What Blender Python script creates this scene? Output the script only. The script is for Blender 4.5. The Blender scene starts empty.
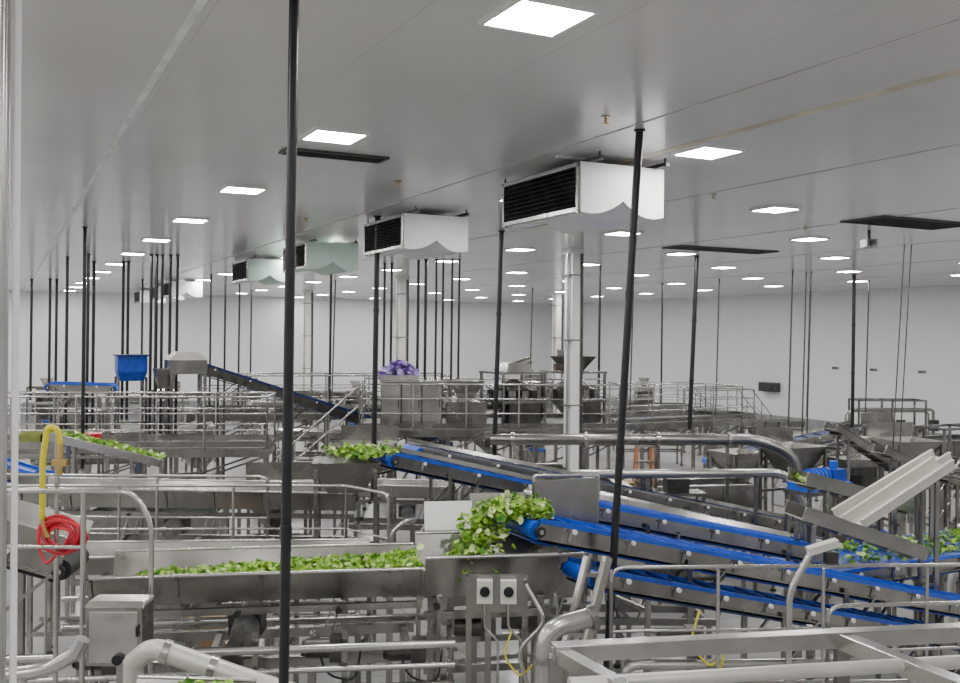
import bpy, math, random
from mathutils import Vector, Matrix
V = Vector
TH = math.atan(480/950)
L = V((math.cos(TH), math.sin(TH), 0)); D = V((-math.sin(TH), math.cos(TH), 0))
H = 6.6
def RM(a, b, z=0): return L*a + D*b + V((0, 0, z))

# ------------------------------------------------------------------ materials
def mat(name, col, rough=.5, metal=0., var=.12, scale=4., bump=0., col2=None, spec=.5):
    m = bpy.data.materials.new(name); m.use_nodes = True
    nt = m.node_tree; b = nt.nodes["Principled BSDF"]
    tc = nt.nodes.new("ShaderNodeTexCoord"); n = nt.nodes.new("ShaderNodeTexNoise")
    n.inputs["Scale"].default_value = scale; n.inputs["Detail"].default_value = 4
    nt.links.new(tc.outputs["Object"], n.inputs["Vector"])
    cr = nt.nodes.new("ShaderNodeValToRGB")
    c2 = col2 or tuple(min(1, c*(1+var)) for c in col)
    cr.color_ramp.elements[0].position = .35; cr.color_ramp.elements[1].position = .68
    cr.color_ramp.elements[0].color = (*[c*(1-var) for c in col], 1); cr.color_ramp.elements[1].color = (*c2, 1)
    nt.links.new(n.outputs["Fac"], cr.inputs["Fac"]); nt.links.new(cr.outputs["Color"], b.inputs["Base Color"])
    mr = nt.nodes.new("ShaderNodeMapRange"); mr.inputs["To Min"].default_value = max(.05, rough-.1); mr.inputs["To Max"].default_value = min(1, rough+.1)
    nt.links.new(n.outputs["Fac"], mr.inputs["Value"]); nt.links.new(mr.outputs["Result"], b.inputs["Roughness"])
    b.inputs["Metallic"].default_value = metal
    b.inputs["Specular IOR Level"].default_value = spec
    if bump:
        bp = nt.nodes.new("ShaderNodeBump"); bp.inputs["Strength"].default_value = bump; bp.inputs["Distance"].default_value = .01
        nt.links.new(n.outputs["Fac"], bp.inputs["Height"]); nt.links.new(bp.outputs["Normal"], b.inputs["Normal"])
    return m
steel = mat("stainless_steel", (.31, .302, .285), .26, .94, .2, 1.8)
steel_l = mat("stainless_bright", (.50, .49, .47), .24, .9, .14, 2)
steel_d = mat("stainless_dull", (.10, .097, .09), .4, .85, .3, 5)
galv = mat("galvanised", (.20, .197, .19), .45, .7, .25, 14)
whitep = mat("white_paint", (.86, .86, .845), .4, 0, .04, 2)
offw = mat("cream_plastic", (.66, .65, .60), .45, 0, .06, 5)
palem = mat("pale_steel_cover", (.60, .585, .54), .4, .35, .08, 3)
greenw = mat("green_tint_panel", (.58, .76, .66), .4, 0, .06, 3)
black = mat("black_paint", (.010, .010, .012), .35, 0, .3, 8)
rubber = mat("black_rubber", (.015, .015, .015), .6, 0, .3, 12)
grille = mat("dark_grille", (.02, .023, .025), .45, .3, .3, 8)
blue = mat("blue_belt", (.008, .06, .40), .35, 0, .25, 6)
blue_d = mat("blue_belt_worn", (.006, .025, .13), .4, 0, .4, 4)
blue_b = mat("blue_bright_plastic", (.010, .09, .58), .32, 0, .15, 6)
red = mat("red_hose", (.55, .01, .03), .35, 0, .15, 20)
yellow = mat("yellow_hose", (.70, .62, .03), .4, 0, .12, 20)
orange = mat("orange_plastic", (.50, .20, .08), .45, 0, .1, 6)
card = mat("cardboard", (.42, .27, .13), .8, 0, .15, 6)
purple = mat("purple_plastic", (.25, .10, .60), .4, 0, .3, 6, col2=(.5, .42, .7))
brass = mat("brass", (.6, .42, .15), .3, .9, .1, 10)
water = mat("wash_water", (.05, .07, .065), .1, 0, .3, 5, .3)
g1 = mat("leaf_light", (.34, .56, .06), .5, 0, .25, 25)
g2 = mat("leaf_mid", (.20, .42, .04), .5, 0, .3, 25)
g3 = mat("leaf_pale", (.62, .76, .34), .5, 0, .1, 25)
g4 = mat("leaf_dark", (.06, .22, .02), .5, 0, .3, 25)
crate_g = mat("crate_green", (.30, .33, .09), .5, 0, .2, 6)
wood = mat("brown_tarp", (.10, .085, .07), .7, 0, .3, 6)

def nodemat(name):
    m = bpy.data.materials.new(name); m.use_nodes = True
    return m, m.node_tree, m.node_tree.nodes["Principled BSDF"]
def seam_mat(name, base, seam, sx, sy, wx, wy, rough, var=.06, nscale=.25, axes=(0, 1)):
    m, nt, b = nodemat(name); N = nt.nodes.new; lk = nt.links.new
    tc = N("ShaderNodeTexCoord"); sp = N("ShaderNodeSeparateXYZ"); lk(tc.outputs["Object"], sp.inputs[0])
    def line(out, step, w):
        d = N("ShaderNodeMath"); d.operation = 'DIVIDE'; lk(out, d.inputs[0]); d.inputs[1].default_value = step
        f = N("ShaderNodeMath"); f.operation = 'FRACT'; lk(d.outputs[0], f.inputs[0])
        c = N("ShaderNodeMath"); c.operation = 'LESS_THAN'; lk(f.outputs[0], c.inputs[0]); c.inputs[1].default_value = w/step
        return c.outputs[0]
    mx = N("ShaderNodeMath"); mx.operation = 'MAXIMUM'
    lk(line(sp.outputs[axes[0]], sx, wx), mx.inputs[0]); lk(line(sp.outputs[axes[1]], sy, wy), mx.inputs[1])
    n = N("ShaderNodeTexNoise"); n.inputs["Scale"].default_value = nscale; n.inputs["Detail"].default_value = 6; lk(tc.outputs["Object"], n.inputs["Vector"])
    cr = N("ShaderNodeValToRGB"); cr.color_ramp.elements[0].position = .3; cr.color_ramp.elements[1].position = .7
    cr.color_ramp.elements[0].color = (*[c*(1-var) for c in base], 1); cr.color_ramp.elements[1].color = (*[c*(1+var) for c in base], 1)
    lk(n.outputs["Fac"], cr.inputs["Fac"])
    mix = N("ShaderNodeMix"); mix.data_type = 'RGBA'; lk(mx.outputs[0], mix.inputs[0]); lk(cr.outputs["Color"], mix.inputs[6]); mix.inputs[7].default_value = (*seam, 1)
    lk(mix.outputs[2], b.inputs["Base Color"]); b.inputs["Roughness"].default_value = rough
    return m
ceil_m = seam_mat("ceiling_panels", (.66, .645, .63), (.58, .565, .55), 1.15, 12.3, .012, .02, .2, .08)
wallx_m = seam_mat("wall_panels_x", (.79, .80, .83), (.70, .70, .72), 1.15, 50, .015, .001, .4, .03, .3, (0, 2))
wally_m = seam_mat("wall_panels_y", (.79, .80, .83), (.70, .70, .72), 1.15, 50, .015, .001, .4, .03, .3, (1, 2))
floor_m = seam_mat("resin_floor", (.38, .378, .37), (.27, .27, .265), 6, 6, .03, .03, .18, .22, .5)
em = bpy.data.materials.new("light_diffuser"); em.use_nodes = True
eb = em.node_tree.nodes["Principled BSDF"]; eb.inputs["Base Color"].default_value = (.9, .9, .9, 1)
eb.inputs["Emission Color"].default_value = (1, .98, .945, 1); eb.inputs["Emission Strength"].default_value = 96

# ------------------------------------------------------------------ mesh builder
class MB:
    def __init__(s, name, M=None):
        s.n = name; s.v = []; s.f = []; s.mi = []; s.sm = []; s.mats = []; s.M = M or Matrix.Identity(4)
    def add(s, vs, fs, m, smooth=False):
        if m not in s.mats: s.mats.append(m)
        i = s.mats.index(m); o = len(s.v)
        s.v += [s.M @ V(p) for p in vs]
        for f in fs: s.f.append([o+k for k in f]); s.mi.append(i); s.sm.append(smooth)
    def box(s, c, d, m, rz=0, rx=0, ry=0):
        R = Matrix.Rotation(rz, 3, 'Z') @ Matrix.Rotation(ry, 3, 'Y') @ Matrix.Rotation(rx, 3, 'X'); c = V(c)
        vs = [c + R @ V((x*d[0]/2, y*d[1]/2, z*d[2]/2)) for z in (-1, 1) for y in (-1, 1) for x in (-1, 1)]
        s.add(vs, [(0, 2, 3, 1), (4, 5, 7, 6), (0, 1, 5, 4), (2, 6, 7, 3), (0, 4, 6, 2), (1, 3, 7, 5)], m)
    def taper(s, c, d0, d1, h, m, off=(0, 0), open_top=False):
        c = V(c); vs = []
        for z, d, o in ((0, d0, (0, 0)), (h, d1, off)):
            for x, y in ((-1, -1), (1, -1), (1, 1), (-1, 1)): vs.append(c+V((x*d[0]/2+o[0], y*d[1]/2+o[1], z)))
        fs = [(3, 2, 1, 0), (0, 1, 5, 4), (1, 2, 6, 5), (2, 3, 7, 6), (3, 0, 4, 7)]
        if not open_top: fs.append((4, 5, 6, 7))
        s.add(vs, fs, m)
    def fr(s, p, q):
        d = (q-p).normalized(); ref = V((0, 0, 1)) if abs(d.z) < .97 else V((0, 1, 0))
        sd = d.cross(ref).normalized(); return d, sd, sd.cross(d)
    def prism(s, p, q, prof, m):
        p = V(p); q = V(q); d, sd, up = s.fr(p, q); n = len(prof)
        vs = [p+sd*a+up*b for a, b in prof]+[q+sd*a+up*b for a, b in prof]
        fs = [tuple(range(n)), tuple(range(2*n-1, n-1, -1))]+[(i, i+n, (i+1) % n+n, (i+1) % n) for i in range(n)]
        s.add(vs, fs, m)
    def beam(s, p, q, w, h, m): s.prism(p, q, [(-w/2, -h/2), (w/2, -h/2), (w/2, h/2), (-w/2, h/2)], m)
    def tube(s, pts, r, m, n=8):
        pts = [V(p) for p in pts]; k = len(pts); rings = []
        d0, sd, up = s.fr(pts[0], pts[1])
        for i, p in enumerate(pts):
            t = (pts[min(i+1, k-1)]-pts[max(i-1, 0)]).normalized()
            sd = (sd-t*sd.dot(t)).normalized(); up = sd.cross(t)
            rr = r[i] if isinstance(r, (list, tuple)) else r
            rings += [p+sd*math.cos(2*math.pi*j/n)*rr+up*math.sin(2*math.pi*j/n)*rr for j in range(n)]
        fs = [(i*n+j, i*n+(j+1) % n, (i+1)*n+(j+1) % n, (i+1)*n+j) for i in range(k-1) for j in range(n)]
        s.add(rings, fs, m, True); s.add(rings[:n], [tuple(range(n))], m); s.add(rings[-n:], [tuple(range(n))], m)
    def cyl(s, p, q, r, m, n=12, r2=None): s.tube([p, q], [r, r if r2 is None else r2], m, n)
    def build(s, bevel=0):
        me = bpy.data.meshes.new(s.n)
        lo = V([min(v[i] for v in s.v) for i in range(3)]); hi = V([max(v[i] for v in s.v) for i in range(3)])
        o = V(((lo.x+hi.x)/2, (lo.y+hi.y)/2, lo.z))
        me.from_pydata([v-o for v in s.v], [], s.f)
        for m in s.mats: me.materials.append(m)
        me.polygons.foreach_set("material_index", s.mi); me.polygons.foreach_set("use_smooth", s.sm); me.update()
        ob = bpy.data.objects.new(s.n, me); ob.location = o; bpy.context.scene.collection.objects.link(ob)
        if bevel:
            b = ob.modifiers.new("bevel", 'BEVEL'); b.width = bevel; b.segments = 2; b.limit_method = 'ANGLE'; b.angle_limit = math.radians(50)
        return ob
def fillet(pts, rad=.12, n=5):
    pts = [V(p) for p in pts]; out = [pts[0]]
    for i in range(1, len(pts)-1):
        a, b, c = pts[i-1], pts[i], pts[i+1]
        r = min(rad, (a-b).length*.45, (c-b).length*.45)
        p = b+(a-b).normalized()*r; q = b+(c-b).normalized()*r
        for k in range(n+1):
            t = k/n; out.append(p*(1-t)**2+b*2*t*(1-t)+q*t*t)
    out.append(pts[-1]); return out
def place(x, y, rz=TH, z=0): return Matrix.Translation((x, y, z)) @ Matrix.Rotation(rz, 4, 'Z')
def lerp(p, q, t): return p+(q-p)*t

# ------------------------------------------------------------------ room shell
A0, A1, B0, B1 = -16, 32, -8, 52
def roomslab(name, a0, a1, b0, b1, z0, z1, m):
    me = bpy.data.meshes.new(name)
    vs = [(a, b, z) for z in (z0, z1) for b in (b0, b1) for a in (a0, a1)]
    me.from_pydata(vs, [], [(0, 2, 3, 1), (4, 5, 7, 6), (0, 1, 5, 4), (2, 6, 7, 3), (0, 4, 6, 2), (1, 3, 7, 5)])
    me.materials.append(m); ob = bpy.data.objects.new(name, me); ob.rotation_euler = (0, 0, TH)
    bpy.context.scene.collection.objects.link(ob); return ob
roomslab("floor", A0-.3, A1+.3, B0-.3, B1+.3, -.3, 0, floor_m)
roomslab("ceiling", A0-.3, A1+.3, B0-.3, B1+.3, H, H+.3, ceil_m)
roomslab("wall_back", A0, A1, B1, B1+.3, 0, H, wallx_m)
roomslab("wall_front", A0, A1, B0-.3, B0, 0, H, wallx_m)
roomslab("wall_right", A1, A1+.3, B0, B1, 0, H, wally_m)
roomslab("wall_left", A0-.3, A0, B0, B1, 0, H, wally_m)
grey = mat("grey_kerb", (.26, .27, .28), .5, 0, .1, 2)
roomslab("baseboard_right", A1-.12, A1, B0, B1, 0, 1.0, grey)
roomslab("baseboard_back", A0, A1-.12, B1-.12, B1, 0, 1.0, grey)
stripw = mat("ceiling_joint_white", (.88, .87, .85), .4, 0, .2, 3)
stripg = mat("ceiling_joint_grey", (.54, .52, .50), .5, 0, .2, 3)
stripy = mat("ceiling_joint_stained", (.64, .58, .42), .5, 0, .2, 2)
k = 1
for a, w, m in ((1.07, .055, stripw), (5.35, .03, stripg), (8.8, .025, stripg), (13.1, .03, stripg), (17.3, .03, stripg), (21.5, .03, stripg), (25.8, .03, stripg)):
    roomslab("trim_%d" % k, a-w/2, a+w/2, B0, B1, H-.006, H, m); k += 1
roomslab("trim_%d" % k, 6.33, 6.45, B0, 9.5, H-.004, H, stripy)
roomslab("trim_%d" % (k+1), 5.5, 5.9, 9.0, 9.06, H-.02, H, stripw)

# ------------------------------------------------------------------ ceiling lights
def ceiling_light(a, b):
    o = MB("ceiling_light", Matrix.Rotation(TH, 4, 'Z')); s = .265
    for dx, dy, sx, sy in ((0, s, .56, .03), (0, -s, .56, .03), (s, 0, .03, .50), (-s, 0, .03, .50)):
        o.box((a+dx, b+dy, H-.015), (sx, sy, .03), whitep)
    h = .25; o.add([(a-h, b-h, H-.028), (a-h, b+h, H-.028), (a+h, b+h, H-.028), (a+h, b-h, H-.028)], [(0, 1, 2, 3)], em)
    o.build()
for a, off in ((-13.4, 2.0), (-9.3, 1.5), (-5.2, 1.1), (-1.1, 1.2), (2.98, 1.08), (6.78, -.08), (10.72, 2.99), (14.55, 1.95), (18.45, .85), (22.6, .1), (26.7, 3.4)):
    b = off-4.05
    while b < B1-1:
        if not (abs(a-6.78) < .1 and b < 5): ceiling_light(a, b)
        b += 4.05
for a, b in ((4.9, 7.2), (4.6, 11.5), (8.9, 10.4), (9.2, 14.5), (12.9, 12.6), (4.7, 16.0)):
    o = MB("sprinkler_head", Matrix.Translation(RM(a, b, 0))); o.cyl((0, 0, H), (0, 0, H-.015), .045, steel_l, 14); o.cyl((0, 0, H-.01), (0, 0, H-.07), .012, brass, 8); o.cyl((0, 0, H-.07), (0, 0, H-.075), .03, brass, 10); o.build()

# ------------------------------------------------------------------ evaporator units
def cooler(a, b, body=whitep, ln=1.75, w=1.12, h=.56):
    o = MB("ceiling_air_cooler", Matrix.Translation(RM(a, b, 0)) @ Matrix.Rotation(TH, 4, 'Z'))
    zt = H-.09; zb = zt-h
    pr = [(0, zt), (0, zb+.01)]
    for i in range(1, 9): t = i/9; pr.append((w*.5*t, zb+.01+(.15*t*t) - .03*math.sin(t*math.pi)))
    pr.append((w*.5, zb+.16))
    for i in range(1, 9): t = 1-i/9; pr.append((w*.5+w*.5*(1-t), zb+.01+(.15*t*t)-.05*math.sin(t*math.pi)))
    pr += [(w, zb+.01), (w, zt)]
    n = len(pr)
    vs = [(x if x > .06 else .06, 0, z) for x, z in pr]+[(x if x > .06 else .06, ln, z) for x, z in pr]
    o.add(vs, [(i, (i+1) % n, (i+1) % n+n, i+n) for i in range(n)], body)
    for y in (-.01, ln+.01):
        vs = [(x, y-.015, z) for x, z in pr]+[(x, y+.015, z) for x, z in pr]
        o.add(vs, [tuple(range(n)), tuple(range(2*n-1, n-1, -1))]+[(i, (i+1) % n, (i+1) % n+n, i+n) for i in range(n)], body)
    for z in (zt-.03, zb+.04): o.box((.01, ln/2, z), (.08, ln, .045), steel_l)
    for y in (.02, ln-.02): o.box((.0, y, zt-h/2), (.06, .04, h), steel_l)
    o.box((.05, ln/2, zt-h/2), (.01, ln-.05, h-.06), grille)
    for i in range(9): o.box((.015, ln/2, zb+.09+i*(h-.15)/8), (.055, ln-.08, .01), steel_d, ry=.5)
    for y in (.45, ln-.45):
        o.tube([(.03, y+math.cos(t*.393)*.2, zt-h/2+math.sin(t*.393)*.2) for t in range(17)], .012, rubber, 6)
    for x in (.12, w-.12): o.box((x, ln/2, zt+.02), (.05, ln+.5, .04), steel_d)
    for x in (.12, w-.12):
        for y in (-.2, ln+.2): o.cyl((x, y, zt), (x, y, H), .012, steel_d)
    o.tube(fillet([(w-.1, ln, zb+.3), (w-.1, ln+.25, zb+.3), (w-.1, ln+.25, H)], .06), .025, galv)
    return o.build()
for i, (b, m) in enumerate(((8.8, whitep), (13.9, whitep), (19.2, greenw), (24.4, greenw), (36.6, whitep), (40.5, whitep), (45.5, whitep))):
    cooler(5.66, b, m)

def ceiling_vent(a, b, la, lb):
    o = MB("ceiling_vent", Matrix.Translation(RM(a, b, 0)) @ Matrix.Rotation(TH, 4, 'Z'))
    for y in (-lb/2, lb/2): o.box((0, y, H-.012), (la, .04, .024), steel_d)
    for x in (-la/2, la/2): o.box((x, 0, H-.012), (.04, lb, .024), steel_d)
    n = int(lb/.08)
    for i in range(n): o.box((0, -lb/2+(i+.5)*lb/n, H-.012), (la, .05, .008), steel_d, rx=.3)
    o.box((0, 0, H-.003), (la, lb, .006), grille); o.build()
ceiling_vent(3.32, 10.2, 1.15, .3); ceiling_vent(14.0, 11.3, 2.3, .9); ceiling_vent(14.7, 16.9, 2.8, .7)
o = MB("ceiling_camera", Matrix.Translation(RM(14.4, 12.5, 0)))
o.cyl((0, 0, H), (0, 0, H-.18), .03, steel_d); o.box((0, 0, H-.24), (.2, .3, .14), galv); o.cyl((0, -.15, H-.24), (0, -.2, H-.24), .05, black); o.build()

# ------------------------------------------------------------------ rods and columns
def rod(xt, y, r, zb, xb=None, m=black, collar=True):
    o = MB("hanger_rod"); xb = xt-.02 if xb is None else xb
    o.cyl((xt, y, H), (xb, y, zb), r, m, 12)
    o.cyl((xt, y, H), (xt, y, H-.02), r*1.5, m, 12)
    if collar:
        zz = H-1.6
        while zz > zb+.3:
            f = (H-zz)/(H-zb); x = xt+(xb-xt)*f; o.cyl((x, y, zz+.04), (x, y, zz-.04), r*1.15, m, 12); zz -= 1.5
    o.cyl((xb, y, zb+.02), (xb, y, zb), r*1.7, m, 10)
    o.build()
rod(-1.04, 5.25, .029, 0, -1.09)
rod(1.53, 9.2, .038, 0, 1.18)
rod(-1.75, 16.1, .045, 1.8, -1.79); rod(.40, 18.2, .045, 2.0, .28); rod(5.35, 23.5, .055, 2.3, 5.2)
rod(11.8, 30, .055, 1.8)
for x, y, r in ((-17, 36, .05), (-16.3, 36, .05), (-16.05, 36, .05), (-11, 25.3, .04), (-7.54, 18.1, .035), (-10.07, 24.4, .04), (-10.9, 26.8, .045),
                (-10.07, 26.8, .04), (-9.93, 26.8, .04), (-8.45, 24.4, .038), (-8.31, 24.4, .038), (-8.17, 24.4, .038), (-7.96, 24.4, .038), (-7.78, 24.4, .038),
                (-9.3, 32.8, .035), (-8.8, 32.8, .035), (-7.6, 30, .03), (-10.6, 44, .04), (-4.4, 28, .038), (-2.7, 26.8, .035), (-2.5, 26.8, .035),
                (-1.65, 25.3, .038), (-1.45, 25.3, .038), (-1.17, 25.3, .03), (-.99, 25.3, .03), (-.75, 25.3, .03), (-.56, 25.3, .03), (-12.8, 36, .04), (-12.3, 36, .04),
                (3.4, 27, .035), (6.9, 36, .035)):
    rod(x, y, r, 2.0, collar=False)
for x, y, r in ((5.8, 36, .028), (9.2, 28, .025), (9.95, 29, .022), (10.1, 29, .022), (13.5, 33, .025), (9.1, 20.4, .013), (9.25, 20.4, .013), (8.3, 33, .025), (12.5, 36, .025), (-5.5, 36, .03), (2.2, 40, .03)):
    rod(x, y, r, 1.6, x-.25 if y < 25 else x-.1, steel_d, False)

def column(x, y, w=.38):
    o = MB("structural_column", place(x, y))
    o.box((0, 0, 3.3), (w*.62, w, 6.6), whitep); o.box((w*.45, 0, 3.3), (.05, w*.7, 6.6), galv)
    o.box((0, 0, .02), (w*1.6, w*1.6, .04), steel_d); o.box((0, 0, H-.05), (w*1.1, w*1.1, .1), whitep)
    o.cyl((-w*.45, -.05, .1), (-w*.45, -.05, H), .03, steel_l); o.cyl((w*.62, -.1, .1), (w*.62, -.1, H), .03, steel_d)
    for z in (1.5, 3, 4.5, 6): o.box((0, 0, z), (w*1.2, w*1.05, .03), galv)
    o.build()
column(2.13, 22.0, .33); column(-2.75, 33, .36); column(3.55, 44, .4); column(-8.0, 44, .36)
o = MB("service_pipe_post"); o.cyl((-2.01, 4, 0), (-2.01, 4, H), .022, steel_l, 12); o.cyl((-1.965, 4.02, 0), (-1.965, 4.02, H), .014, whitep, 10)
for z in (1, 2.5): o.box((-1.99, 4.03, z), (.12, .05, .04), steel_d)
o.box((-1.99, 4.01, .01), (.2, .2, .02), steel_d); o.build()

# ------------------------------------------------------------------ lettuce
def leaf(o, p, s, r):
    R = Matrix.Rotation(r.uniform(0, 6.28), 3, 'Z') @ Matrix.Rotation(r.uniform(-1.0, 1.0), 3, 'X') @ Matrix.Rotation(r.uniform(-.9, .9), 3, 'Y')
    c = r.uniform(.3, 1.3); vs = []
    for i in range(4):
        for j in range(3):
            u = (i/3-.5); w = (j/2-.5)*(1-.9*abs(u)**1.5)*r.uniform(.75, 1.2)
            z = c*(u*u+w*w*1.5)+r.uniform(-.12, .12)
            vs.append(V(p)+R @ V((u*s, w*s*.8, z*s)))
    fs = [(i*3+j, i*3+j+1, (i+1)*3+j+1, (i+1)*3+j) for i in range(3) for j in range(2)]
    o.add(vs, fs, r.choices([g1, g2, g3, g4], [5, 3.8, 2.6, 1.1])[0], True)
def lettuce(name, samp, n, s=(.06, .12), seed=1):
    r = random.Random(seed); o = MB(name)
    for _ in range(n): leaf(o, samp(r), r.uniform(*s), r)
    return o.build()

# ------------------------------------------------------------------ conveyors
def conveyor(name, p, q, w=.5, belt=blue, dep=.2, legs=(.25, .75), cleat=.35, pins=.75, motor=True, guard=0., side=steel, lip=.035, edge=None):
    p = V(p); q = V(q); o = MB(name); d, sd, up = o.fr(p, q); ln = (q-p).length
    isb = belt in (blue, blue_b, blue_d); edge = edge or (blue_b if isb else side)
    for sg in (-1, 1):
        o.prism(p, q, [(sg*(w/2), -dep), (sg*(w/2+.012), -dep), (sg*(w/2+.012), 0), (sg*(w/2), 0)], side)
        o.prism(p, q, [(sg*(w/2), -.01), (sg*(w/2+.03), -.01), (sg*(w/2+.03), lip), (sg*(w/2), lip)], edge)
        o.prism(p, q, [(sg*(w/2), -dep), (sg*(w/2+.05), -dep), (sg*(w/2+.05), -dep+.012), (sg*(w/2), -dep+.012)], side)
        if guard and (sg < 0 or not isb): o.prism(p, q, [(sg*(w/2+.02), .04), (sg*(w/2+.028), .04), (sg*(w/2+.1), guard), (sg*(w/2+.09), guard)], side)
        n = max(2, int(ln/pins))
        for i in range(n):
            c = lerp(p, q, (i+.5)/n)+up*(-.03)
            o.cyl(c+sd*sg*w/2, c+sd*sg*(w/2+.09), .014, steel_l, 8); o.cyl(c+sd*sg*(w/2+.07), c+sd*sg*(w/2+.095), .024, whitep, 10)
            o.beam(c+sd*sg*(w/2+.02)-up*(dep-.05), c+sd*sg*(w/2+.02)+up*.0, .03, .02, side)
            c = lerp(p, q, (i+.5)/n)+up*(-dep+.03); o.cyl(c-sd*w/2, c+sd*w/2, .02, offw, 8)
    o.prism(p, q, [(-w*.48, -.012), (w*.48, -.012), (w*.48, 0), (-w*.48, 0)], belt)
    o.prism(p, q, [(-w*.48, -dep-.05), (w*.48, -dep-.05), (w*.48, -dep-.03), (-w*.48, -dep-.03)], belt)
    for c in (p, q):
        cc = c+up*(-dep/2-.01); o.cyl(cc-sd*w*.48, cc+sd*w*.48, dep/2+.01, blue_b if isb else belt, 18); o.cyl(cc-sd*(w/2+.07), cc+sd*(w/2+.07), .025, steel_l)
        for sg in (-1, 1): o.cyl(cc+sd*sg*(w/2+.01), cc+sd*sg*(w/2+.06), .05, rubber, 14)
    if cleat:
        n = int(ln/cleat)
        for i in range(1, n):
            c = lerp(p, q, i/n); o.beam(c-sd*w*.44+up*.02, c+sd*w*.44+up*.02, .01, .045, blue_b if belt is blue else belt)
    for i in range(int(ln/.5)):
        c = lerp(p, q, (i+.5)/int(ln/.5))+up*(-dep*.55); o.beam(c-sd*w/2, c+sd*w/2, .03, .04, side)
    if motor:
        top = p if p.z > q.z else q; dd = (q-p).normalized()*(1 if top is p else -1)
        c = top+dd*.12+up*(-dep/2); o.box(c-sd*(w/2+.14), (.16, .16, .2), steel); o.cyl(c-sd*(w/2+.2), c-sd*(w/2+.5), .075, steel_l, 16); o.cyl(c-sd*(w/2+.5), c-sd*(w/2+.54), .06, black, 16)
    for t in legs:
        c = lerp(p, q, t)+up*(-dep*.6); f = []
        for sg in (-1, 1):
            a = c+sd*sg*(w/2+.04); o.beam(a, V((a.x, a.y, .03)), .05, .05, side); o.cyl((a.x, a.y, 0), (a.x, a.y, .03), .06, rubber, 12); f.append(a)
        for z in (.35, max(.6, c.z*.6)):
            if z < c.z-.1: o.beam((f[0].x, f[0].y, z), (f[1].x, f[1].y, z), .04, .04, side)
        if c.z > 1.0:
            for a in f:
                b2 = lerp(p, q, min(1, t+.5/ln))+up*(-dep*.8)+(a-c)
                o.beam((a.x, a.y, max(.2, c.z-.55)), b2, .03, .03, side)
    return o.build()

def trough(name, p, q, w=1.0, h=.28, bw=.8, legs=4, m=steel, liner=steel_l, frame=True, fz=.55):
    p = V(p); q = V(q); o = MB(name); d, sd, up = o.fr(p, q); ln = (q-p).length; t = .012
    wt = w/2; wb = bw/2
    o.prism(p, q, [(-wt, 0), (-wb, -h), (wb, -h), (wt, 0), (wt-t, 0), (wb-t, -h+t), (-wb+t, -h+t), (-wt+t, 0)], m)
    for sg in (-1, 1):
        o.tube([p+sd*sg*wt, q+sd*sg*wt], .018, liner)
        n = max(2, int(ln/.6))
        for i in range(n+1):
            c = lerp(p, q, i/n); o.beam(c+sd*sg*(wb+.02)+up*(-h-.0), c+sd*sg*(wt+.012)+up*(-.02), .03, .02, m)
    if frame:
        for sg in (-1, 1):
            a = p+up*(-h-fz)+sd*sg*wb; b = q+up*(-h-fz)+sd*sg*wb
            o.beam(a, b, .07, .09, m); o.beam(a+up*(fz-.08), b+up*(fz-.08), .05, .06, m)
            o.beam(V((a.x, a.y, .5)), V((b.x, b.y, .5)), .05, .05, m)
            for i in range(legs):
                c = lerp(a, b, (i+.12)/(legs-.76)); o.beam(c, V((c.x, c.y, .03)), .06, .06, m); o.cyl((c.x, c.y, 0), (c.x, c.y, .035), .06, rubber)
                e = c+d*.12; o.beam(e+up*.03, e+d*.12+up*(fz-.1), .06, .012, steel_l)
                o.cyl(e+d*.12+up*(fz-.1), e+d*.12+up*(fz-.1)+sd*sg*.06, .03, rubber)
        for i in range(legs):
            c = lerp(p, q, (i+.12)/(legs-.76))+up*(-h-fz); o.beam(c-sd*wb, c+sd*wb, .06, .06, m); o.beam(V((*(c-sd*wb).xy, .5)), V((*(c+sd*wb).xy, .5)), .04, .04, m)
        c = lerp(p, q, .45)+up*(-h-fz*.5); o.cyl(c-sd*.3, c+sd*.3, .1, steel_d, 16); o.box(c+sd*.1, (.3, .25, .2), steel_d); o.cyl(c+sd*wb*.6, c+sd*(wb+.15), .12, galv, 16)
    return o.build()

def railing(name, pts, h=1.1, r=.021, sp=1.3, mids=1, m=steel_l, foot=True, down=None):
    pts = [V(p) for p in pts]; o = MB(name)
    top = [p+V((0, 0, h)) for p in pts]
    o.tube(fillet([pts[0]+V((0, 0, .02))]+top+[pts[-1]+V((0, 0, .02))], .12), r, m)
    for k in range(mids):
        z = h*(k+1)/(mids+1); o.tube([p+V((0, 0, z)) for p in pts], r*.75, m)
    for a, b in zip(pts[:-1], pts[1:]):
        n = max(1, round((b-a).length/sp))
        for i in range(n+1):
            c = lerp(a, b, i/n); z0 = c.z if down is None else down
            o.cyl((c.x, c.y, z0), c+V((0, 0, h-.02)), r, m, 8)
            if foot: o.cyl((c.x, c.y, z0), (c.x, c.y, z0+.015), r*2.6, m, 10)
    return o.build()

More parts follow.
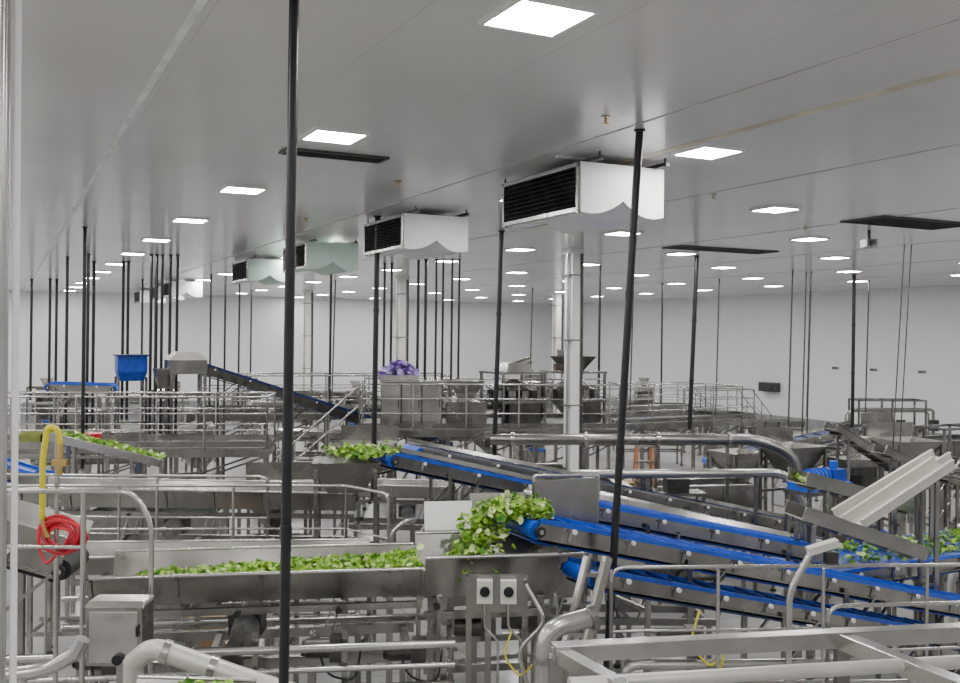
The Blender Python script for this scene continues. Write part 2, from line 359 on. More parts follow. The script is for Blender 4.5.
# ---- foreground: lettuce trough
d1 = V((.988, .154, 0)).normalized()
s1 = V((.154, -.988, 0))
pL = V((-3.45, 8.75, 2.46)); pR = V((-.583, 9.203, 2.46))
trough("lettuce_vibratory_conveyor", pL, pR, 1.05, .27, .85, 4)
def s_tr(r):
    t = r.random()**.85; w = r.uniform(-.42, .42); c = lerp(pL, pR, .08+t*.92)+s1*w*.95
    return c+V((0, 0, -.22+.12*t+.06*r.random()+.03*math.sin(t*21)*(1-abs(w)*2)))
lettuce("lettuce_on_conveyor", s_tr, 2500, (.035, .08), 3)
o = MB("receiving_hopper"); a = pR+d1*.02; b = a+d1*1.25
o.prism(a+V((0, 0, .1)), b+V((0, 0, .1)), [(-.55, 0), (-.42, -.4), (.42, -.4), (.55, 0), (.538, 0), (.41, -.388), (-.41, -.388), (-.538, 0)], steel)
for sg in (-1, 1): o.tube([a+s1*sg*.55+V((0, 0, .1)), b+s1*sg*.55+V((0, 0, .1))], .02, steel_l)
e = b+V((0, 0, -.1)); o.prism(e-d1*.01, e+d1*.01, [(-.42, -.2), (.42, -.2), (.56, .24), (-.56, .24)], steel)
o.box(a+d1*.35-s1*.62+V((0, 0, .26)), (.5, .02, .3), whitep, rz=.154, rx=-.35)
o.box(a+d1*.88-s1*.66+V((0, 0, .28)), (.6, .015, .4), steel, rz=.154, rx=-.2)
for sg in (-1, 1):
    for t in (.15, .6, 1.1):
        c = a+d1*t+s1*sg*.43; o.beam(c+V((0, 0, -.3)), V((c.x, c.y, .03)), .06, .06, steel); o.cyl((c.x, c.y, 0), (c.x, c.y, .03), .06, rubber)
    c = a+s1*sg*.43
    for z in (2.0, 1.5, .5): o.beam(V((c.x, c.y, z)), V((*(c+d1*1.25).xy, z)), .05, .07, steel)
for t, z in ((.3, 1.85), (.75, 1.9)):
    c = a+d1*t+s1*.3; o.cyl((c.x, c.y, z), (c.x+.25, c.y, z), .09, steel_d, 16); o.box((c.x+.32, c.y, z), (.14, .2, .2), steel_d)
o.build(.003)
def s_fall(r):
    q = r.random()
    if q < .55:
        x = r.uniform(-.38, .34); return V((.38+x, 9.38+r.uniform(-.26, .24)+x*.3, 2.82+abs(r.gauss(0, .07))*(1-abs(x))))
    if q < .64: return V((r.uniform(-.45, .3), 9.0+r.uniform(-.1, .3), 2.3+r.random()*.1))
    t = r.random(); c = lerp(V((.12, 9.25, 2.88)), V((-.12, 9.0, 2.38)), t); s = .10+.06*t
    return c+V((r.gauss(0, s*.8), r.gauss(0, s), r.gauss(0, .04)))
lettuce("lettuce_pile", s_fall, 1500, (.04, .095), 5)

# ---- elevators with blue belts
def alongL(p, t, z): q = V(p)+L*t; return V((q.x, q.y, z))
hA = V((.45, 9.35, 2.82))
conveyor("incline_belt_conveyor", hA, alongL(hA, 9.0, .62), .62, blue, .16, (.2, .45, .7, .93), .3, .7, True, 0)
hA2 = V((1.0, 9.0, 2.42))
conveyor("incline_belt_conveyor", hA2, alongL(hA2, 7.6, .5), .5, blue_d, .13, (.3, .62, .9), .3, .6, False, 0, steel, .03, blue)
hA3 = V((.9, 10.75, 2.78))
conveyor("incline_belt_conveyor", hA3, alongL(hA3, 3.9, 1.86), .7, blue, .15, (.25, .8), .3, .8, True, .1)
hB = V((-1.3, 13.5, 2.92))
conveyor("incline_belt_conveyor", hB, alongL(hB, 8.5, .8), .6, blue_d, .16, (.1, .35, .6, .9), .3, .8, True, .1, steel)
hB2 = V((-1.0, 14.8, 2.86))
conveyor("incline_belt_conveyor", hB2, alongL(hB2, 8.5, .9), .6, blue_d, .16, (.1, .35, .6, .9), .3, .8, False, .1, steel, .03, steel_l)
lettuce("lettuce_pile", lambda r: V((-1.62+r.gauss(0, .2), 13.4+r.gauss(0, .14), 2.88+abs(r.gauss(0, .06)))), 420, (.05, .10), 8)
o = MB("elevator_head_guard")
o.prism(hA+L*.35+D*.42, hA+L*1.15+D*.42, [(0, -.3), (.015, -.3), (.015, .26), (0, .26)], steel)
for t in (.37, 1.13):
    c = hA+L*t+D*.44; o.beam(c+V((0, 0, .26)), V((c.x, c.y, 0)), .05, .05, steel)
c = hA+L*.35+D*.42; o.tube(fillet([c+V((0, 0, .26)), c+V((0, 0, .32)), c+L*.8+V((0, 0, .28)), c+L*.8+V((0, 0, 0))], .05), .018, steel_l)
o.build()
o = MB("conveyor_strut_frame")
for dx in (0, .17):
    o.beam((1.0+dx, 8.6, 2.6), (.78+dx, 8.4, 1.85), .05, .09, steel_l); o.beam((.78+dx, 8.4, 1.88), (.78+dx, 8.4, .02), .05, .05, steel)
for z in (1.95, 2.2, 2.45):
    x = .78+(z-1.85)/.75*.22; y = 8.4+(z-1.85)/.75*.2; o.beam((x, y, z), (x+.17, y, z), .04, .04, steel)
o.box((.87, 8.4, .02), (.4, .2, .04), steel); o.build()
o = MB("stainless_elbow_duct")
o.tube(fillet([(.55, 8.0, 0), (.55, 8.0, 2.12), (.98, 8.12, 2.2)], .3, 8), .085, steel_l, 16); o.cyl((.55, 8, 1.85), (.55, 8, 1.9), .11, steel, 16); o.cyl((.95, 8.11, 2.19), (1.0, 8.125, 2.205), .11, steel, 16); o.build()
o = MB("isolator_switch_panel")
for x in (.06, .27):
    o.box((x, 8.42, 2.33), (.14, .09, .2), offw); o.cyl((x, 8.37, 2.34), (x, 8.345, 2.34), .045, black, 16); o.box((x, 8.335, 2.34), (.015, .02, .07), black)
    o.tube(fillet([(x, 8.42, 2.23), (x, 8.42, 2.0), (x+.12, 8.42, 1.9), (x+.12, 8.42, 1.5)], .06), .012, steel_l)
o.box((.165, 8.48, 2.3), (.5, .02, .34), steel); o.beam((-.08, 8.49, 2.45), (-.08, 8.49, 0), .05, .05, steel); o.beam((.42, 8.49, 2.45), (.42, 8.49, 0), .05, .05, steel)
o.tube(fillet([(.42, 8.4, 2.4), (.6, 8.3, 2.1), (.35, 8.3, 1.85), (.45, 8.3, 1.5)], .1), .02, steel_l)
o.tube(fillet([(.3, 8.35, 2.0), (.22, 8.3, 1.8), (.38, 8.3, 1.6), (.5, 8.3, 1.75)], .1), .008, yellow); o.build()

# ---- left foreground
o = MB("safety_handrail")
o.tube(fillet([(-4.6, 7.5, 3.34), (-2.72, 7.5, 3.34), (-2.58, 7.5, 3.1), (-2.58, 7.5, 0)], .12), .021, steel_l)
o.tube([(-4.6, 7.5, 2.9), (-3.12, 7.5, 2.9)], .016, steel_l)
for x in (-4.5, -3.12): o.cyl((x, 7.5, 3.34), (x, 7.5, 0), .022, steel_l)
o.cyl((-3.12, 7.5, 2.28), (-2.58, 7.5, 2.28), .018, steel_l)
for x in (-4.5, -3.12, -2.58): o.cyl((x, 7.5, 0), (x, 7.5, .015), .06, steel_l)
o.build()
o = MB("control_box")
o.box((-2.71, 7.2, 2.33), (.42, .25, .44), steel); o.taper((-2.71, 7.2, 2.55), (.44, .27), (.42, .18), .03, steel_l, (0, .03))
o.box((-2.71, 7.07, 2.33), (.36, .01, .38), steel_l); o.cyl((-2.67, 7.07, 2.17), (-2.67, 7.03, 2.17), .04, black); o.box((-2.53, 7.06, 2.38), (.02, .03, .08), black)
o.beam((-2.71, 7.25, 2.2), (-2.71, 7.25, 0), .07, .07, steel); o.box((-2.71, 7.25, .01), (.25, .25, .02), steel)
o.tube(fillet([(-2.6, 7.2, 2.2), (-2.6, 7.15, 1.95), (-2.4, 7.1, 1.9), (-2.3, 7.1, 1.3)], .1), .018, black); o.build(.004)
o = MB("hose_station")
o.cyl((-3.42, 7.7, 0), (-3.42, 7.7, 3.75), .02, steel_l); o.cyl((-3.42, 7.7, 0), (-3.42, 7.7, .02), .06, steel_l)
o.tube(fillet([(-3.5, 7.62, 3.1), (-3.5, 7.62, 3.6), (-3.46, 7.62, 3.84), (-3.38, 7.62, 3.82), (-3.36, 7.62, 3.7)], .1), .024, yellow, 10)
o.cyl((-3.36, 7.62, 3.72), (-3.36, 7.62, 3.45), .022, brass); o.box((-3.36, 7.62, 3.55), (.12, .05, .05), brass); o.cyl((-3.5, 7.62, 3.1), (-3.46, 7.62, 2.95), .02, brass)
o.box((-3.42, 7.66, 3.08), (.2, .05, .05), steel)
for k in range(9):
    rr = .095+.012*k; pts = []
    for j in range(25):
        t = j/24*2*math.pi; pts.append((-3.34+math.cos(t)*rr*1.1+.01*math.sin(3*t+k)+.25*(.5-.5*math.sin(t))*rr*(k % 3-1)*.4, 7.58+.014*(k % 3)-.05*math.cos(t), 2.97+math.sin(t)*(rr*.8)+.012*math.cos(2*t+k)))
    o.tube(pts, .012, red, 8)
o.tube(fillet([(-3.48, 7.56, 3.05), (-3.5, 7.54, 2.9), (-3.42, 7.52, 2.75), (-3.36, 7.55, 2.82)], .05), .012, red)
o.build()
conveyor("infeed_belt_conveyor", (-6.2, 8.2, 3.45), (-3.62, 8.5, 2.62), .55, rubber, .16, (.2, .8), 0, .8, False, .22, steel)
o = MB("drain_pipe")
o.tube(fillet([(-2.5, 6.9, 2.2), (-2.35, 6.85, 2.33), (-1.5, 6.8, 2.07), (.6, 6.8, 1.5), (.9, 6.8, 0)], .2, 6), .075, palem, 16)
for t in (.1, .5): c = lerp(V((-2.35, 6.85, 2.33)), V((-1.5, 6.8, 2.07)), t); o.cyl(c, c+V((.05, 0, -.015)), .09, steel_l, 16)
o.cyl((-2.5, 6.9, 2.22), (-2.5, 6.9, 0), .07, palem, 16); o.build()
o = MB("water_pipe_run")
o.tube(fillet([(-3.6, 6.5, 2.2), (-2.95, 6.5, 2.28), (-2.75, 6.5, 2.4), (-2.7, 6.5, 2.5)], .15, 6), .05, steel_l, 14)
o.tube(fillet([(-3.6, 6.4, 2.05), (-2.6, 6.4, 2.12), (-2.3, 6.4, 2.0), (-2.2, 6.4, 0)], .15, 6), .04, steel_l, 14)
o.cyl((-3.1, 6.5, 2.25), (-3.1, 6.5, 0), .02, steel_l); o.build()
trough("discharge_pan", (-2.3, 6.2, 2.26), (-1.5, 6.2, 2.24), .5, .12, .4, 2)
lettuce("lettuce_scraps", lambda r: V((-1.82+r.uniform(-.16, .16), 6.2+r.uniform(-.15, .15), 2.2+r.random()*.07)), 130, (.05, .1), 21)

# ---- framework under trough + pipes
o = MB("pipe_rack")
for y, z, r in ((8.0, 1.92, .035), (8.05, 1.72, .025), (8.0, 1.55, .05), (9.9, 1.9, .03), (9.9, 1.6, .04)):
    o.tube([(-4.2, y-.3, z), (-.2, y+.25, z)], r, steel_l if r < .04 else steel, 10)
for x in (-4, -2.9, -1.9, -1.15, -.3):
    o.beam((x, 8.12+(x+2)*.14, 2.05), (x, 8.12+(x+2)*.14, 0), .05, .05, steel); o.beam((x, 9.95+(x+2)*.14, 2.0), (x, 9.95+(x+2)*.14, 0), .05, .05, steel)
    o.beam((x, 8.1+(x+2)*.14, 1.45), (x, 9.9+(x+2)*.14, 1.45), .05, .05, steel)
for x, y, z in ((-3.4, 8.1, 1.8), (-2.4, 8.2, 1.8), (-1.5, 8.3, 1.85), (-.8, 8.4, 1.8)):
    o.cyl((x, y, z), (x+.22, y+.02, z), .085, steel_d, 14); o.box((x+.28, y+.03, z), (.13, .18, .2), steel_d); o.cyl((x-.03, y, z), (x, y, z), .07, black, 14)
    o.tube(fillet([(x+.1, y-.05, z+.05), (x+.2, y-.1, z-.2), (x+.45, y-.1, z-.25), (x+.5, y-.05, z+.1)], .1), .01, black, 6)
o.build()
def box_goods(name, x, y, z, d, m):
    o = MB(name, place(x, y, .2, z)); o.box((0, 0, d[2]/2), d, m); o.box((0, 0, d[2]+.003), (d[0]*.98, .05, .006), offw)
    o.box((d[0]/4, 0, d[2]+.004), (d[0]*.48, d[1]*.98, .006), m, ry=.03); o.build()
o = MB("low_bench", place(-3.3, 12.3, .1)); o.box((0, 0, .5), (1.6, .7, .04), steel)
for x in (-.75, .75):
    for y in (-.3, .3): o.beam((x, y, .5), (x, y, 0), .05, .05, steel)
o.build()
box_goods("cardboard_box", -3.5, 12.2, .52, (.5, .4, .4), card)

# ---- right foreground frames
o = MB("beam_guard_frame")
o.beam((.45, 5.7, 2.7), (4.2, 6.33, 2.7), .1, .1, steel_l); o.tube([(.5, 5.17, 2.7), (4.2, 5.83, 2.7)], .04, palem, 12)
o.beam((.48, 5.72, 2.69), (.85, 5.0, 2.69), .09, .09, steel_l); o.beam((2.3, 6.0, 2.69), (2.72, 5.0, 2.69), .1, .1, steel_l); o.beam((3.9, 6.3, 2.69), (4.3, 5.3, 2.69), .1, .1, steel_l)
for x, y in ((.47, 5.7), (2.3, 6.0), (4.1, 6.3), (.85, 5.05), (2.7, 5.05), (4.28, 5.35)): o.beam((x, y, 2.68), (x, y, 0), .08, .08, steel); o.box((x, y, .01), (.2, .2, .02), steel)
o.beam((.47, 5.7, 2.2), (4.1, 6.3, 2.2), .06, .06, steel)
o.build(.004)
railing("safety_handrail", [(1.15, 8.2, 1.5), (4.9, 8.45, 1.5)], 1.1, .017, .95, 1, steel_l, True, 0)
railing("safety_handrail", [(2.8, 7.6, 1.35), (5.2, 7.9, 1.35)], 1.1, .017, 1.2, 2, steel_l, True, 0)
o = MB("pipe_manifold")
for y, z, r in ((8.45, 1.9, .03), (8.38, 1.7, .045), (8.45, 1.5, .03)): o.tube(fillet([(1.3, y, 0), (1.3, y, z), (5.6, y+.2, z), (5.6, y+.2, 0)], .12), r, steel_l, 10)
for x in (2, 3, 4, 5): o.beam((x, 8.5+(x-1.3)*.05, 2.0), (x, 8.5+(x-1.3)*.05, 0), .05, .05, steel)
for x in (1.6, 2.5, 3.5): o.cyl((x, 8.4, 1.95), (x+.25, 8.42, 1.95), .07, steel_d, 14); o.box((x+.3, 8.42, 1.95), (.12, .14, .16), steel_d)
o.tube(fillet([(1.95, 8.35, 2.2), (1.85, 8.3, 1.9), (2.05, 8.3, 1.7), (2.2, 8.3, 2.0), (2.1, 8.3, 1.6)], .08), .01, yellow)
o.build()
o = MB("photo_sensor_post"); o.tube(fillet([(2.62, 8.0, 0), (2.62, 8.0, 2.45), (2.82, 8.0, 2.82)], .1), .03, steel_l); o.box((2.9, 8.0, 2.84), (.26, .1, .06), offw, ry=-.3); o.box((2.95, 7.95, 2.76), (.1, .08, .1), steel_d)
o.cyl((2.62, 8.0, 0), (2.62, 8.0, .02), .07, steel); o.build()

# ---- right: pale discharge chutes, screens
def chute(name, p, q, w, h, m, legs=(.2, .8)):
    p = V(p); q = V(q); o = MB(name); d, sd, up = o.fr(p, q)
    o.prism(p, q, [(-w/2, h), (-w/2, 0), (w/2, 0), (w/2, h), (w/2-.015, h), (w/2-.015, .015), (-w/2+.015, .015), (-w/2+.015, h)], m)
    for sg in (-1, 1): o.beam(p+sd*sg*w/2+up*h, q+sd*sg*w/2+up*h, .05, .02, m)
    for i in range(5): c = lerp(p, q, (i+.5)/5)-up*.02; o.beam(c-sd*w/2, c+sd*w/2, .05, .03, steel)
    for t in legs:
        for sg in (-1, 1):
            c = lerp(p, q, t)+sd*sg*(w/2-.03); o.beam(c-up*.01, V((c.x, c.y, 0)), .05, .05, steel)
        c0 = lerp(p, q, t); o.beam((*(c0-sd*(w/2-.03)).xy, c0.z*.5), (*(c0+sd*(w/2-.03)).xy, c0.z*.5), .04, .04, steel)
    return o.build()
chute("discharge_chute", (4.8, 12.1, 2.2), (6.15, 12.5, 2.92), .34, .12, palem, (.8,))
chute("discharge_chute", (5.1, 13.3, 2.05), (6.75, 13.8, 2.86), .34, .12, palem, (.8,))
chute("side_transfer_chute", (3.95, 11.95, 2.35), (5.6, 12.2, 1.8), .5, .16, steel, (.1,))
chute("side_transfer_chute", (4.9, 14.7, 2.35), (6.9, 15.3, 1.8), .5, .2, steel)
chute("side_transfer_chute", (6.7, 18.2, 2.85), (8.3, 18.8, 1.9), .35, .15, steel)
chute("side_transfer_chute", (7.3, 17.4, 2.5), (9.3, 18.0, 1.7), .35, .15, steel)
sb = V((4.3, 12.5, 1.62))
conveyor("sorting_belt_conveyor", sb, sb+L*4.6, 1.1, blue, .18, (.15, .5, .85), 0, .6, True, 0)
lettuce("lettuce_on_belt", lambda r: sb+L*(.4+3.9*r.random()**.8)+D*r.uniform(-.48, .48)+V((0, 0, .02+r.random()*.04)), 520, (.05, .1), 12)
lettuce("lettuce_on_chute", lambda r: lerp(V((5.0, 14.73, 2.35)), V((6.8, 15.27, 1.86)), r.random())+V((r.uniform(-.03, .03), r.uniform(-.2, .2), .03+r.random()*.05)), 200, (.05, .1), 13)

# ---- mid-left
trough("product_vibratory_conveyor", (-6.2, 13.2, 2.5), (-1.75, 13.55, 2.4), .9, .26, .7, 5)
trough("product_vibratory_conveyor", (-4.6, 10.9, 2.1), (-1.3, 11.4, 2.05), .8, .22, .6, 4)
o = MB("receiving_hopper", place(-1.85, 13.3, .1, 0))
o.taper((0, 0, 2.42), (.5, .5), (.95, .8), .42, steel, (0, 0), True); o.taper((0, 0, 2.42), (.48, .48), (.93, .78), .42, steel_l, (0, 0), True)
for x in (-.4, .4):
    for y in (-.35, .35): o.beam((x, y, 2.75), (x, y, 0), .05, .05, steel)
for z in (.5, 1.6):
    for y in (-.35, .35): o.beam((-.4, y, z), (.4, y, z), .04, .04, steel)
o.build()
railing("safety_handrail", [(-6.0, 12.0, 1.55), (-1.7, 12.2, 1.55), (-1.1, 11.6, 1.55)], 1.1, .019, 1.3, 1, steel_l, True, 0)
railing("safety_handrail", [(-7.2, 12.6, 1.6), (-2.8, 12.6, 1.6)], 1.1, .019, 1.4, 1, steel_l, True, 0)
chute("lettuce_infeed_chute", (-6.9, 15.2, 2.9), (-5.2, 15.6, 2.42), .55, .12, steel_l)
lettuce("lettuce_on_chute", lambda r: lerp(V((-6.85, 15.2, 2.95)), V((-5.25, 15.58, 2.5)), r.random())+V((r.uniform(-.05, .05), r.uniform(-.22, .22), r.random()*.07)), 480, (.05, .1), 14)
conveyor("incline_belt_conveyor", (-8.5, 13.5, 3.25), (-5.7, 14.3, 2.2), .5, blue, .16, (.2, .8), .3, .8, False)

# ------------------------------------------------------------------ platforms
def platform(name, x, y, w, dp, z, rz=TH, stairs=0, rails=(1, 1, 1, 1)):
    o = MB(name, place(x, y, rz)); hw, hd = w/2, dp/2
    o.box((0, 0, z), (w, dp, .05), galv)
    for yy in (-hd, hd): o.box((0, yy, z-.09), (w, .06, .16), steel)
    for xx in (-hw, hw): o.box((xx, 0, z-.09), (.06, dp, .16), steel)
    n = max(2, round(w/2))
    for i in range(n+1):
        xx = -hw+w*i/n
        for yy in (-hd, hd): o.beam((xx, yy, z-.05), (xx, yy, 0), .09, .09, steel); o.box((xx, yy, .01), (.2, .2, .02), steel)
        if i < n:
            for yy in (-hd, hd): o.beam((xx, yy, z-.9), (xx+w/n, yy, z-.15), .04, .04, steel)
    c = [(-hw, -hd), (hw, -hd), (hw, hd), (-hw, hd)]
    for k in range(4):
        if not rails[k]: continue
        a = V((*c[k], z)); b = V((*c[(k+1) % 4], z))
        for hh, r in ((1.1, .024), (.75, .016), (.4, .016)): o.tube([a+V((0, 0, hh)), b+V((0, 0, hh))], r, steel_l)
        o.box(((a.x+b.x)/2, (a.y+b.y)/2, z+.1), (abs(a.x-b.x)+.02, abs(a.y-b.y)+.02, .12), steel)
        m = max(1, round((b-a).length/1.2))
        for i in range(m+1): p = lerp(a, b, i/m); o.cyl(p, p+V((0, 0, 1.1)), .022, steel_l)
    if stairs:
        n = int(z/.2); run = .24; s = stairs
        for i in range(n):
            xx = s*(hw+.12+i*run); zz = z-.2*(i+1)+.1; o.box((xx, 0, zz), (.26, .8, .03), galv)
        e = V((s*(hw+n*run), 0, 0))
        for yy in (-.42, .42):
            o.beam((s*hw, yy, z-.05), (e.x, yy, .05), .03, .2, steel)
            o.tube(fillet([(s*hw, yy, z+1.05), (e.x, yy, 1.0), (e.x, yy, .03)], .1), .022, steel_l)
            for t in (.33, .66): p = lerp(V((s*hw, yy, z)), V((e.x, yy, 0)), t); o.cyl(p, p+V((0, 0, 1.03)), .02, steel_l)
            o.tube([(s*hw, yy, z+.55), V((e.x, yy, .55))], .015, steel_l)
    return o.build()
platform("access_platform", .2, 24.5, 6.4, 3.0, 2.3, .08, -1)
platform("access_platform", -7.8, 20.5, 6.5, 1.4, 2.15, .1)
platform("access_platform", -4.5, 28.0, 7.0, 1.6, 2.3, .2, 1)
platform("access_platform", 5.5, 30.5, 6.0, 1.8, 1.9, TH)

def weigher(name, x, y, z, top=0):
    o = MB(name, place(x, y, TH, z))
    for xx in (-.6, .6):
        for yy in (-.6, .6): o.beam((xx, yy, 0), (xx, yy, 1.3), .06, .06, steel)
    o.box((0, 0, .6), (1.3, 1.3, .08), steel); o.cyl((0, 0, .58), (0, 0, .05), .6, steel, 20, .15)
    o.cyl((0, 0, .64), (0, 0, 1.0), .3, steel, 20); o.cyl((0, 0, 1.0), (0, 0, 1.15), .5, steel_l, 20, .05)
    for i in range(12):
        t = i*math.pi/6; c = V((math.cos(t)*.55, math.sin(t)*.55, .75)); o.box(c, (.22, .18, .26), steel, rz=t); o.box(c+V((0, 0, .22)), (.3, .14, .03), steel, rz=t, ry=.25)
    o.box((0, 0, 1.32), (1.3, 1.3, .05), steel); o.box((0, -.5, .3), (.9, .3, .55), steel_d)
    if top:
        o.taper((0, 0, 1.35), (.4, .4), (.95, .8), .38, steel_d, (0, 0), True); o.box((.1, .38, 1.8), (.7, .03, .2), steel); o.cyl((-.55, 0, 1.45), (-.3, 0, 1.45), .1, wood, 14)
    else:
        o.taper((0, 0, 1.35), (.8, .8), (.5, .5), .22, steel_l); o.cyl((0, 0, 1.5), (.5, 0, 1.62), .1, steel, 14)
    o.build()
weigher("multihead_weigher", .85, 24.3, 2.33, 0); weigher("multihead_weigher", 2.45, 25.0, 2.33, 1)
def tank(name, x, y, rz, w, dp, z0, z1, m=steel, fill=water):
    o = MB(name, place(x, y, rz, 0)); h = z1-z0
    for sx in (-1, 1): o.box((sx*(w/2), 0, z0+h/2), (.02, dp, h), m)
    for sy in (-1, 1): o.box((0, sy*dp/2, z0+h/2), (w, .02, h), m)
    o.box((0, 0, z0), (w, dp, .02), m); o.box((0, 0, z1-.1), (w-.03, dp-.03, .01), fill)
    for sy in (-1, 1): o.tube([(-w/2, sy*dp/2, z1), (w/2, sy*dp/2, z1)], .025, steel_l)
    n = max(2, round(w/.7))
    for i in range(n+1):
        for sy in (-1, 1): o.beam((-w/2+w*i/n, sy*(dp/2+.02), z1-.03), (-w/2+w*i/n, sy*(dp/2+.02), z0), .04, .03, m)
    for sx in (-1, 1):
        for sy in (-1, 1): o.beam((sx*(w/2-.05), sy*(dp/2-.05), z0), (sx*(w/2-.05), sy*(dp/2-.05), 0), .07, .07, m)
    if z0 > .5:
        for sy in (-1, 1): o.beam((-w/2, sy*(dp/2-.05), z0*.4), (w/2, sy*(dp/2-.05), z0*.4), .05, .05, m)
    o.cyl((w*.2, -dp/2, z0+.15), (w*.2, -dp/2-.25, z0+.15), .05, steel_l); o.tube(fillet([(w*.2, -dp/2-.2, z0+.15), (w*.2, -dp/2-.3, z0+.15), (w*.2, -dp/2-.3, .05)], .1), .04, steel_l)
    return o.build()
o = MB("product_cabinet", place(-1.7, 23.6, .1, 2.33)); o.box((0, 0, .55), (1.5, .8, 1.1), steel_d)
for x in (-.5, 0, .5): o.box((x, -.41, .55), (.46, .02, 1.0), steel_l); o.box((x+.18, -.43, .6), (.02, .03, .2), black)
o.box((0, 0, 1.12), (1.56, .86, .04), steel_l); o.build()
def crates(name, x, y, z, m, n=2, nz=2):
    o = MB(name, place(x, y, .3, z))
    for k in range(nz):
        for i in range(n):
            cx = i*.45; zz = k*.26
            o.box((cx, 0, zz+.01), (.4, .55, .02), m)
            for sy in (-1, 1): o.box((cx, sy*.27, zz+.12), (.4, .015, .24), m)
            for sx in (-1, 1): o.box((cx+sx*.195, 0, zz+.12), (.015, .55, .24), m); o.box((cx+sx*.2, 0, zz+.22), (.03, .57, .03), m)
            for j in range(5): o.box((cx-.15+j*.075, -.285, zz+.11), (.02, .02, .2), m)
    o.build()
o = MB("purple_film_bag_heap", place(-2.0, 23.6, .1, 3.47))
o.box((0, 0, .02), (.95, .6, .03), steel)
for sy in (-.3, .3): o.box((0, sy, .07), (.95, .02, .12), steel_l)
rr = random.Random(3)
for i in range(150):
    x = rr.uniform(-.42, .42); y = rr.uniform(-.26, .26)
    c = V((x, y, .1+rr.random()*.42*(1-abs(x)*1.6)*(1-abs(y)*1.5))); R = Matrix.Rotation(rr.uniform(0, 6), 3, 'Z') @ Matrix.Rotation(rr.uniform(-1.2, 1.2), 3, 'X')
    vs = []
    for a in range(3):
        for b in range(3): vs.append(c+R @ V(((a-1)*.11, (b-1)*.09, rr.uniform(-.03, .03)+(.04 if a == b == 1 else 0))))
    o.add(vs, [(0, 1, 4, 3), (1, 2, 5, 4), (3, 4, 7, 6), (4, 5, 8, 7)], purple, True)
o.build()
o = MB("filler_machine", place(-.35, 24.0, .1, 2.33)); o.box((0, 0, .3), (1.0, .8, .6), steel); o.taper((0, 0, .62), (.3, .3), (.9, .7), .5, steel_l, (0, 0), True); o.cyl((.55, 0, .5), (.85, 0, .5), .12, steel_d, 16)
for x in (-.4, .4): o.beam((x, -.3, .6), (x, -.3, 1.15), .04, .04, steel); o.beam((x, .3, .6), (x, .3, 1.15), .04, .04, steel)
o.build()

hC = V((-7.2, 24, 3.85))
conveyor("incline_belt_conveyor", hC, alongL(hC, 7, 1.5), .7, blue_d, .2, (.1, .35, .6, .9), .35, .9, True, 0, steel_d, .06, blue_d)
o = MB("elevator_head_housing", place(-7.4, 23.9, TH)); o.box((0, 0, 3.75), (.9, .9, .35), steel); o.taper((0, 0, 3.92), (.95, .95), (.5, .6), .2, palem)
o.taper((-.5, 0, 3.2), (.3, .4), (.5, .7), .5, steel)
for x in (-.4, .4):
    for y in (-.4, .4): o.beam((x, y, 3.7), (x, y, 0), .07, .07, steel)
for z in (1, 2, 3): o.beam((-.4, -.4, z), (.4, -.4, z), .05, .05, steel); o.beam((-.4, .4, z), (.4, .4, z), .05, .05, steel)
o.build()
o = MB("blue_hopper_bin", place(-9.4, 25.6, TH)); o.taper((0, 0, 3.3), (.6, .6), (.75, .75), .25, blue, (0, 0)); o.box((0, 0, 3.75), (.75, .75, .42), blue); o.box((0, 0, 3.98), (.85, .85, .04), blue_d)
for x in (-.35, .35):
    for y in (-.35, .35): o.beam((x, y, 3.4), (x, y, 0), .06, .06, steel)
o.box((0, 0, 2.2), (.8, .8, .05), steel); o.build()
conveyor("covered_blue_conveyor", (-10.4, 23, 3.35), (-9.0, 23.4, 3.3), .6, blue_b, .16, (.1, .9), 0, .8, False)
crates("plastic_crate_stack", -9.7, 20.6, 2.18, crate_g, 3, 1)
o = MB("red_waste_tub", place(-7.9, 19.2, .4)); o.taper((0, 0, 2.3), (.35, .35), (.5, .45), .25, red)
for x in (-.2, .2):
    for y in (-.2, .2): o.beam((x, y, 2.35), (x, y, 0), .05, .05, steel)
o.box((0, 0, 2.28), (.5, .5, .04), steel); o.build()

# right middle
o = MB("transfer_duct")
o.tube(fillet([(.2, 18, 2.62), (5.4, 18.4, 2.62), (6.15, 18.4, 2.3), (6.2, 18.4, 0)], .5, 8), .11, steel, 16)
for x in (.6, 2, 3.4, 4.8): o.cyl((x, 18+x*.077-.01, 2.62), (x+.06, 18+x*.077-.01, 2.62), .14, steel_l, 16); o.beam((x, 18+x*.077, 2.55), (x, 18+x*.077, 0), .06, .06, steel)
o.cyl((.2, 18, 2.62), (.1, 18, 2.62), .15, steel_d, 16); o.build()
o = MB("transfer_duct")
o.tube(fillet([(-.3, 16.6, 0), (-.3, 16.6, 2.15), (5.6, 17.2, 2.15), (5.9, 17.2, 1.5), (5.9, 17.2, 0)], .4, 8), .08, steel_l, 14)
for x in (1, 3, 5): o.beam((x, 16.65+x*.1, 2.1), (x, 16.65+x*.1, 0), .06, .06, steel)
o.build()
o = MB("blue_drive_unit", place(5.85, 16.3, TH)); o.box((0, 0, 2.07), (1.0, .5, .12), blue_b); o.cyl((-.3, 0, 2.22), (.15, 0, 2.22), .13, blue_b, 18)
for i in range(5): o.cyl((-.28+i*.09, 0, 2.22), (-.265+i*.09, 0, 2.22), .15, blue, 18)
o.box((.32, 0, 2.22), (.3, .3, .24), blue); o.cyl((.32, 0, 2.3), (.32, 0, 2.47), .07, blue_b, 14); o.cyl((-.3, 0, 2.22), (-.5, 0, 2.22), .04, steel_l, 14)
o.box((0, 0, 1.98), (1.1, .6, .06), steel)
